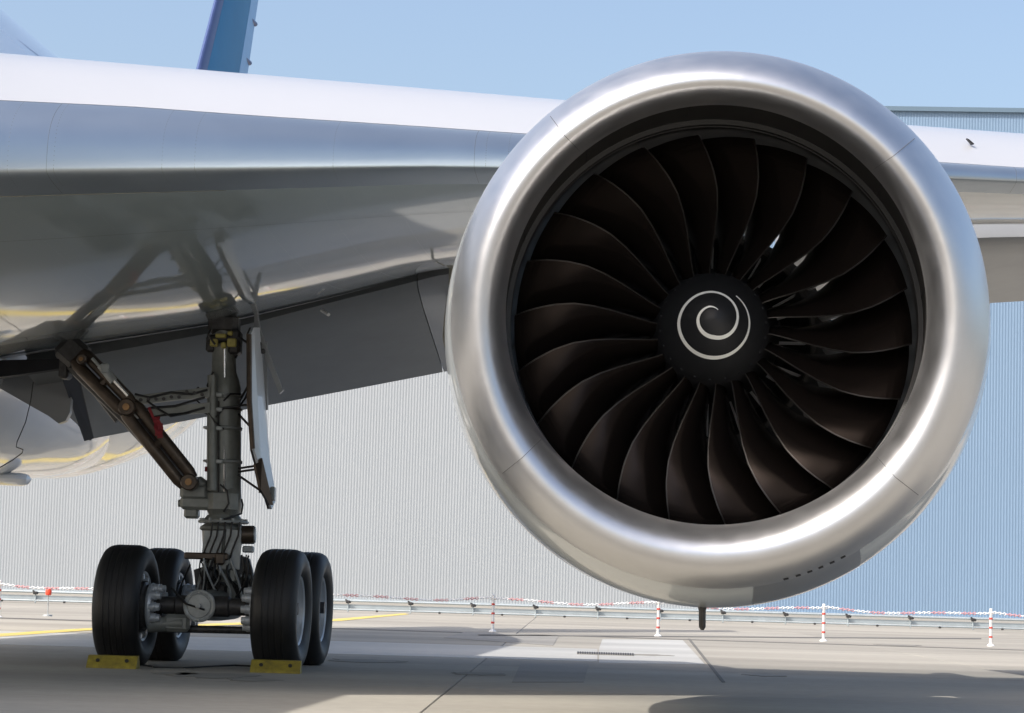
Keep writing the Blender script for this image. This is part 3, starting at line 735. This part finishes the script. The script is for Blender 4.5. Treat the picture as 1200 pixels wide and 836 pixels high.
# lower tube and torque-link housing
q = MB(); q.lathe(G(262, 604), (0, 0, -1), [(0, .19), (.05, .23), (.08, .23), (.09, .19), (.14, .27), (.17, .28), (.19, .25), (.30, .24), (.55, .2), (.9, .16)], 32, True); q.build('piston', M['gear'], gear, 30)
q = MB(); q.tube([G(262, 612, -.02) + Vector((math.cos(a_) * .29, math.sin(a_) * .28, 0)) for a_ in [2 * math.pi * j / 24 for j in range(25)]], .016, 6)
for j in range(12): q.lathe(G(262, 611) + Vector((math.cos(j * .524) * .27, math.sin(j * .524) * .27, 0)), (0, 0, 1), [(-.03, .018), (.03, .018)], 6, True)
q.build('gland_ring', M['gear_l'], gear)
q = MB(); q.plate([G(a, b, -.26) for a, b in ((240, 622), (263, 622), (258, 655), (236, 658))], (0, .07, 0)); q.plate([G(a, b, -.26) for a, b in ((266, 620), (283, 622), (281, 668), (262, 664))], (0, .07, 0)); q.build('torque_link', M['gear_l'], gear)
for a in (243, 250, 258, 266, 275): gt('hydraulic_pipe', [(a + 6, 612, -.32), (a + 4, 628, -.34), (a - 3, 645, -.34), (a - 7, 660, -.34)], .012, M['hose'], 6)
q = MB(); q.cbox(G(242, 652, -.38), (.52, .08, .08), b=.015); q.cbox(G(258, 655, -.38), (.12, .12, .14), b=.02); q.build('hose_manifold', M['brown'], gear)
q = MB(); q.tube([G(280, 627, -.15), G(298, 627, -.15)], [.11, .11], 18); q.build('steering_motor', M['brown'], gear)
q = MB(); q.tube([G(290, 627, -.15), G(299.5, 627, -.15)], [.095, .095], 18); q.tube([G(281, 627, -.15), G(283.5, 627, -.15)], .125, 18); q.build('motor_cap', M['gear_l'], gear)
q = MB(); q.cbox(G(291, 644, -.1), (.13, .14, .08), b=.015); q.build('junction_box', M['gear_l'], gear)
q = MB(); q.plate([G(a, b, -.1) for a, b in ((280, 650), (292, 655), (297, 675), (299, 700), (286, 705), (276, 690), (270, 668))], (0, .25, 0)); q.build('torque_link', M['gear_d'], gear)
q = MB(); q.cbox(G(292, 686, -.2), (.1, .12, .14), b=.02); q.tube([G(282, 675, -.25), G(298, 678, -.25)], .035, 10); q.cbox(G(273, 675, -.3), (.09, .12, .16), b=.02); q.cbox(G(262, 662, -.3), (.18, .16, .16), b=.03); q.build('valve_block', M['gear'], gear)
q = MB(); q.lathe(G(246, 675, -.28), (.1, -1, 0), [(-.05, .11), (.03, .11), (.05, .07), (.1, .06)], 16, True); q.cbox(G(250, 690, -.2), (.34, .2, .16), b=.04); q.tube([G(262, 655, 0), G(262, 700, 0)], .15, 16); q.build('swivel_block', M['gear_d'], gear)
q = MB(); q.plate([G(a, b, -.15) for a, b in ((228, 668), (246, 662), (262, 700), (255, 712), (232, 708))], (0, .16, 0)); q.build('torque_link', M['gear_d'], gear)
random.seed(3)
for k in range(26):         # brake hoses
    x0_ = random.uniform(222, 292); y0_ = random.uniform(650, 665); x1_ = x0_ + random.uniform(-18, 18); y1_ = random.uniform(685, 715)
    s_ = random.uniform(-14, 14); dd = random.uniform(-.5, -.2)
    pts = [(x0_, y0_, dd), (x0_ + s_ * .5, lerp(y0_, y1_, .3), dd - .05), ((x0_ + x1_) / 2 + s_, lerp(y0_, y1_, .65), dd), (x1_, y1_, dd + .05)]
    P4 = [G(*p) for p in pts]
    fine = [P4[0] * (1 - t) ** 3 + P4[1] * 3 * t * (1 - t) ** 2 + P4[2] * 3 * t * t * (1 - t) + P4[3] * t ** 3 for t in [i / 8 for i in range(9)]]
    q = MB(); q.tube(fine, random.choice((.009, .012, .016)), 6); q.build('brake_hose', M['hose'] if k % 4 else M['gear_l'], gear)
# side hoses from strut
for pts, r_ in (([(283, 585, -.1), (284.5, 592, -.1), (283, 602, -.12), (272, 606, -.25), (262, 609, -.28)], .012), ([(240, 478, -.2), (231, 470, -.2), (227, 460, -.2), (232, 454, -.2), (238, 460, -.2)], .01),
                ([(246, 462, -.24), (243, 452, -.24), (247, 443, -.2), (250, 436, -.2)], .014), ([(240, 484, -.22), (252, 490, -.24), (262, 478, -.26), (281, 476, -.2), (288, 466, -.15), (292, 455, -.1)], .013),
                ([(262, 470, -.26), (270, 462, -.26), (282, 462, -.2)], .013), ([(252, 404, -.26), (244, 392, -.26), (247, 386, -.2)], .014), ([(276, 396, -.2), (282, 402, -.1), (280, 412, -.1), (276, 420, -.1)], .012),
                ([(244, 483, -.25), (252, 495, -.27), (262, 503, -.25)], .012), ([(258, 568, -.25), (266, 575, -.27), (268, 590, -.25), (262, 600, -.25)], .012)):
    gt('hydraulic_pipe', pts, r_, M['hose'], 6)
# drag/side brace: two folding links of twin tubes
def brace(name, a, b, off, r_, m):
    a_, b_ = G(*a), G(*b); d = (b_ - a_).normalized(); sd_ = d.cross(Vector((0, 1, 0))).normalized() * off
    q = MB()
    for s_ in (-1, 1):
        q.tube([a_ + sd_ * s_, a_.lerp(b_, .08) + sd_ * s_ * 1.15, a_.lerp(b_, .92) + sd_ * s_ * 1.1, b_ + sd_ * s_], [r_ * .8, r_, r_, r_ * .8], 12)
    for t in (.03, .5, .97):
        q.tube([a_.lerp(b_, t) - sd_ * 1.3, a_.lerp(b_, t) + sd_ * 1.3], r_ * .8, 8)
    return q.build(name, m, gear)
brace('side_brace', (92, 418, -.25), (150, 478, -.35), .072, .074, M['brown'])
brace('side_brace', (150, 476, -.32), (221, 565, -.28), .072, .074, M['brown'])
q = MB(); q.tube([G(84, 428, -.1), G(152, 492, -.15), G(215, 566, -.1)], [.08, .10, .06], 10); q.tube([G(84, 420, 0), G(140, 492, 0)], .07, 8); q.build('brace_back_tube', M['gear_d'], gear)
q = MB(); q.cbox(G(86, 413, -.1), (.34, .36, .34), rot=Matrix.Rotation(R(40), 3, 'Y'), b=.06); q.cbox(G(77, 432, 0), (.12, .3, .26), b=.04); q.build('brace_mount', M['gear_d'], gear)
for a, b, r_ in ((148, 477, .105), (221, 565, .10), (95, 421, .06)):
    q = MB(); c = G(a, b, -.48); q.lathe(c, (0, 1, 0), [(0, r_ * .3), (0, r_ * .85), (.02, r_), (.2, r_), (.24, r_ * .6)], 20, True); q.build('pin_boss', M['brown'], gear, 30)
    q = MB(); q.lathe(c - Vector((0, .02, 0)), (0, 1, 0), [(-.012, .008), (-.01, r_ * .4), (.02, r_ * .42)], 14, True); q.build('pivot_pin', M['bronze'], gear)
# retraction spring / actuator
gt('downlock_actuator', [(118, 428, -.45), (133, 447, -.45)], .05, M['gear_l'], 12); gt('actuator_rod', [(130, 442, -.45), (150, 464, -.45)], .022, M['chrome'], 10)
gt('actuator_rod', [(108, 420, -.45), (120, 433, -.45)], .02, M['gear_l'], 8)
q = MB(); q.cbox(G(123, 432, -.47), (.09, .08, .12), b=.015); q.build('actuator_clevis', M['gear_l'], gear)
# lock stay: perforated arms between brace knee and strut
for y0_, y1_, m in ((470, 460, 'gear'), (486, 478, 'gear')):
    q = MB(); q.plate([G(150, y0_ - 5, -.3), G(200, (y0_ + y1_) / 2 - 6, -.3), G(246, y1_ - 6, -.25), G(246, y1_ + 6, -.25), G(200, (y0_ + y1_) / 2 + 5, -.3), G(152, y0_ + 6, -.3)], (0, .06, 0)); q.build('lock_stay', M[m], gear)
random.seed(5)
for k in range(9):
    x_ = 165 + k * 9; q = MB(); q.lathe(G(x_, 468 - k * 1.0 + random.uniform(-3, 3), -.36), (0, -1, 0), [(0, .022), (.02, .022)], 8, True); q.build('stay_bolt', M['gear_d'], gear)
for pts in ([(158, 462, -.36), (175, 466, -.36), (200, 460, -.36), (225, 462, -.36), (243, 457, -.3)], [(165, 492, -.36), (190, 487, -.36), (215, 485, -.36), (240, 478, -.3)], [(160, 484, -.36), (178, 478, -.36), (205, 476, -.36), (240, 466, -.3)], [(172, 470, -.4), (186, 480, -.4), (200, 488, -.4), (222, 484, -.38)]):
    gt('harness', pts, .014, M['hose'], 6)
# bogie: beam, axles, brake rods
AX_Z = .70
gc = Vector((-3.38, GY, 0))
def BG(l, a, z): return gc + eL * l + eA * a + eZ * z
q = MB(); q.tube([BG(-.02, -1.12, AX_Z), BG(-.02, -.8, AX_Z), BG(0, 0, AX_Z + .02), BG(0, .8, AX_Z), BG(0, 1.1, AX_Z)], [.15, .17, .2, .17, .13], 24); q.build('bogie_beam', M['gear'], gear)
c = BG(-.02, -1.14, AX_Z)
q = MB(); q.lathe(c, -eA, [(-.05, .185), (.02, .185), (.03, .165), (.02, .14), (.035, .13), (.04, .03), (.09, .03), (.095, .0)], 28, True)
for j in range(8): q.lathe(c + (eL * math.cos(j * .785) + eZ * math.sin(j * .785)) * .155, -eA, [(.0, .014), (.045, .014)], 6, True)
q.build('beam_cap', M['gear_l'], gear, 30)
for a in (-1.02, 1.02):
    q = MB(); q.lathe(BG(-1.1, a, AX_Z), eL, [(0, .07), (.2, .085), (.55, .085), (.56, .10), (.78, .10), (.80, .12), (1.4, .12), (1.42, .10), (1.64, .10), (1.65, .085), (2.2, .07)], 20, True); q.build('axle', M['gear_d'], gear, 30)
q = MB(); q.tube([BG(-.55, -1.0, .43), BG(.65, -1.0, .44)], .045, 12); q.build('brake_rod', M['gear_d'], gear)
q = MB(); q.tube([BG(-.6, -1.1, .47), BG(-.2, -1.12, .50)], [.09, .075], 14); q.cbox(BG(-.28, -1.08, .50), (.3, .2, .2), b=.04); q.build('brake_rod_housing', M['gear'], gear)
q = MB(); q.tube([BG(-.35, -1.15, .9), BG(-.16, -1.2, .72)], .015, 6); q.tube([BG(-.16, -1.2, .72), BG(.05, -1.18, .66)], .012, 6); q.build('grease_line', M['hose'], gear)
# body above the beam joining it to the piston
q = MB(); q.loft([[BG(x_ * w_, y_ * .25, z_) for x_, y_ in ((-1, -1), (1, -1), (1, 1), (-1, 1))] for z_, w_ in ((.65, .2), (.95, .24), (1.12, .2), (1.25, .14))], True, True); q.build('pivot_fork', M['gear'], gear)

# ---- wheels: tyre, rim, brake; each wheel a part of the airliner
def wheel_meshes():
    RT, W = .70, .265
    prof = [(-.150, .38), (-.195, .40), (-.236, .46), (-.262, .53), (-.258, .60), (-.228, .656), (-.19, .682), (-.150, .693)]
    full = prof[:]
    for gx in (-.105, -.035, .035, .105):
        full += [(gx - .012, .699), (gx - .008, .693), (gx + .008, .693), (gx + .012, .699)]
    full += [(-x_, r_) for x_, r_ in prof[::-1]]
    full = [(x_, r_) for x_, r_ in full]
    q = MB(); q.lathe((0, 0, 0), (1, 0, 0), full, 72); ty = q
    # flatten at the ground
    ty.v = [(x_ * (1 + max(0, -z_ - .60) * .5), y_, max(z_, -.676)) for x_, y_, z_ in ty.v]
    tyre = ty.mesh('tyre', M['tyre'], 40)
    q = MB(); q.lathe((0, 0, 0), (1, 0, 0), [(.185, .41), (.205, .395), (.19, .375), (.12, .36), (.08, .33), (.06, .26), (.05, .16), (.09, .14), (.13, .11), (.15, .10), (.16, .02), (.16, 0.001)], 48)
    for j in range(10):
        a_ = 2 * math.pi * j / 10; q.lathe((.055, math.cos(a_) * .20, math.sin(a_) * .20), (1, 0, 0), [(0, .03), (.02, .03), (.03, .018)], 8, True)
    for j in range(12):
        a_ = 2 * math.pi * j / 12 + .2; q.lathe((.12, math.cos(a_) * .122, math.sin(a_) * .122), (1, 0, 0), [(0, .012), (.02, .012)], 6, True)
    rim = q.mesh('rim', M['rim'], 35)
    # inner side: rim flange and brake pack with torque ring and pistons
    q = MB(); q.lathe((0, 0, 0), (1, 0, 0), [(-.185, .41), (-.208, .395), (-.20, .37), (-.14, .355), (-.10, .34), (-.08, .27)], 48)
    for j in range(9):
        a_ = 2 * math.pi * j / 9; q.box((-.17, math.cos(a_) * .345, math.sin(a_) * .345), (.07, .05, .05), Matrix.Rotation(a_, 3, 'X'))
    rin = q.mesh('rim', M['rim'], 35)
    q = MB(); q.lathe((0, 0, 0), (1, 0, 0), [(-.02, .28), (-.22, .28), (-.24, .25), (-.26, .25), (-.27, .12), (-.40, .11)], 40); pack = q.mesh('brake_pack', M['gear_d'], 35)
    q = MB(); q.lathe((0, 0, 0), (1, 0, 0), [(-.27, .26), (-.30, .27), (-.33, .26), (-.34, .12)], 32)
    for j in range(10):
        a_ = 2 * math.pi * j / 10; q.lathe((-.33, math.cos(a_) * .215, math.sin(a_) * .215), (-1, 0, 0), [(-.02, .056), (.05, .056), (.06, .045), (.10, .042), (.105, .0)], 12, True)
    hs = q.mesh('brake_housing', M['brake'], 35)
    return tyre, rim, rin, pack, hs
wm = wheel_meshes()
pos = {'front_in': (-.89, -1.02), 'front_out': (.91, -1.02), 'rear_in': (-.91, 1.02), 'rear_out': (.86, 1.02)}
for nm, (l, a) in pos.items():
    c = BG(l, a, .678)
    wtop = bpy.data.objects.new('wheel', None); col.objects.link(wtop); wtop.parent = plane; wtop.location = c - wloc(plane)
    wtop.rotation_euler.z = -PSI + (math.pi if l < 0 else 0)
    for me in wm:
        o = bpy.data.objects.new(me.name.split('.')[0], me); col.objects.link(o); o.parent = wtop
    wtop['label'] = {'front_in': 'front inboard main wheel, its brake side towards the strut', 'front_out': 'front outboard main wheel with pale rim',
                     'rear_in': 'rear inboard main wheel behind the first', 'rear_out': 'rear outboard main wheel with pale rim'}[nm]

# ---- gear doors
door = empty('gear_door', G(305, 500), plane)
q = MB(); poly = [(292.5, 392, -.5), (296, 384, -.3), (303, 384, .4), (307, 430, .5), (309, 485, .6), (315, 540, .6), (321, 575, .6), (321.5, 588, .5), (317, 597, .3), (305, 556, -.3), (297, 528, -.45), (293, 470, -.5)]
q.plate([G(*p) for p in poly], (.03, -.01, 0)); q.build('door_skin', M['gear_door'], door, 0)
q = MB(); q.plate([G(*p) - eL * .03 + Vector((0, 0, 0)) for p in poly], (.02, -.01, 0)); q.build('door_inner_skin', M['brown'], door, 0)
q = MB(); q.tube([G(292.5, 392, -.52), G(293, 470, -.52), G(296.5, 526, -.47)], .025, 8); q.plate([G(298, 545, -.35), G(306, 537, -.4), G(319, 592, .15), G(315, 592, .05), G(304, 573, -.3)], (.03, -.02, 0)); q.build('door_frame', M['brown'], door)
q = MB(); q.cbox(G(320, 579, .3), (.05, .2, .17), b=.02); q.build('door_latch', M['gear'], door)
for a, b in (((280, 486, -.1), (294, 501, -.4)), ((280, 549, -.1), (301, 546, -.3)), ((280, 553, -.1), (301, 550, -.3)), ((279, 557, -.1), (305, 575, -.2)), ((281, 475, -.1), (293, 475, -.4)), ((278, 394, -.1), (293, 404, -.4)), ((281, 470, 0), (292, 450, -.3))):
    q = MB(); q.tube([G(*a), G(*b)], .014, 8); q.lathe(G(*b), (0, 0, 1), [(-.03, .02), (.03, .02)], 8, True); q.build('door_rod', M['gear_d'], door)
q = MB(); q.plate([G(300, 343, .5), G(303, 372, .5), G(305, 385, .5), G(313, 408, .5), G(332, 458, .5), G(328, 462, .5), G(308, 412, .5), G(299, 385, .5), G(298, 362, .5)], (.01, .06, 0)); q.build('hinged_vane', M['grey_panel'], door, 0)
q = MB(); q.cbox(G(304, 406, .4), (.06, .12, .1), b=.015); q.cbox(G(308, 412, .4), (.06, .08, .06), b=.015); q.build('vane_hinge', M['gear_d'], door)
q = MB(); q.plate([G(310, 400, .55), G(313, 400, .55), G(314, 480, .55), G(310, 482, .55)], (0, .05, 0)); q.build('door_link', M['grey_panel'], door, 0)

# ================================================================== LOOSE THINGS
def chock(px, label):
    e = empty('wheel_chock', (P(px, 778, 27.12).x, 27.12, 0))
    x_ = e.location.x; w_ = .275
    q = MB(); prof = [(-.17, .0), (-.15, .03), (-.035, .135), (.035, .14), (.10, .06), (.12, .0)]
    q.loft([[Vector((x_ + s_ * w_, 27.12 + a, b)) for a, b in prof] for s_ in (-1, -.96, .96, 1)], True, True)
    o = q.build('body', M['yel_chock'], e, 0)
    q = MB()
    for s_ in (-.16, .16): q.lathe((x_ + s_, 27.12 - .10, .085), (0, -1, .9), [(-.01, .022), (.006, .022)], 10, True)
    q.build('bolt_recess', M['gear_d'], e)
    tag(e, label, 'wheel chock', 'yellow wheel chocks')
chock(133, 'yellow bar chock before the left-hand front wheel of the landing gear')
chock(324, 'yellow bar chock before the right-hand front wheel of the landing gear')
q = MB(); pts = [gpt(160, 779) + eZ * .012, gpt(180, 783) + eZ * .012, gpt(215, 784) + eZ * .012, gpt(250, 782) + eZ * .012, gpt(275, 781) + eZ * .012, gpt(296, 782) + eZ * .012]
q.tube(pts, .010, 6); tag(q.build('chock_rope', M['hose']), 'thin dark rope lying on the ground between the two yellow chocks', 'rope')
e = empty('pin_streamer', G(184, 505, -.5))
q = MB(); q.plate([G(a, b, -.52) for a, b in ((173, 478), (176, 477), (183, 494), (181, 497))], (0, .02, 0)); q.build('lock_pin', M['red'], e, 0)
q = MB(); q.loft([[G(181 + dx - 1, 489 + dy, -.54 + .01 * math.sin(dy)), G(188 + dx, 488 + dy, -.54 + .02 * math.cos(dy))] for dx, dy in ((0, 0), (-1, 4), (1, 8), (0, 12), (2, 17), (1.5, 22))], False)
q.loft([[G(184 + dx, 497 + dy, -.55), G(190.5 + dx, 496 + dy, -.53)] for dx, dy in ((0, 0), (1, 6), (0, 12), (.5, 17))], False); q.build('ribbon', M['red'], e, 0)
tag(e, 'red ribbon streamer hanging from the folding brace of the landing gear', 'streamer')
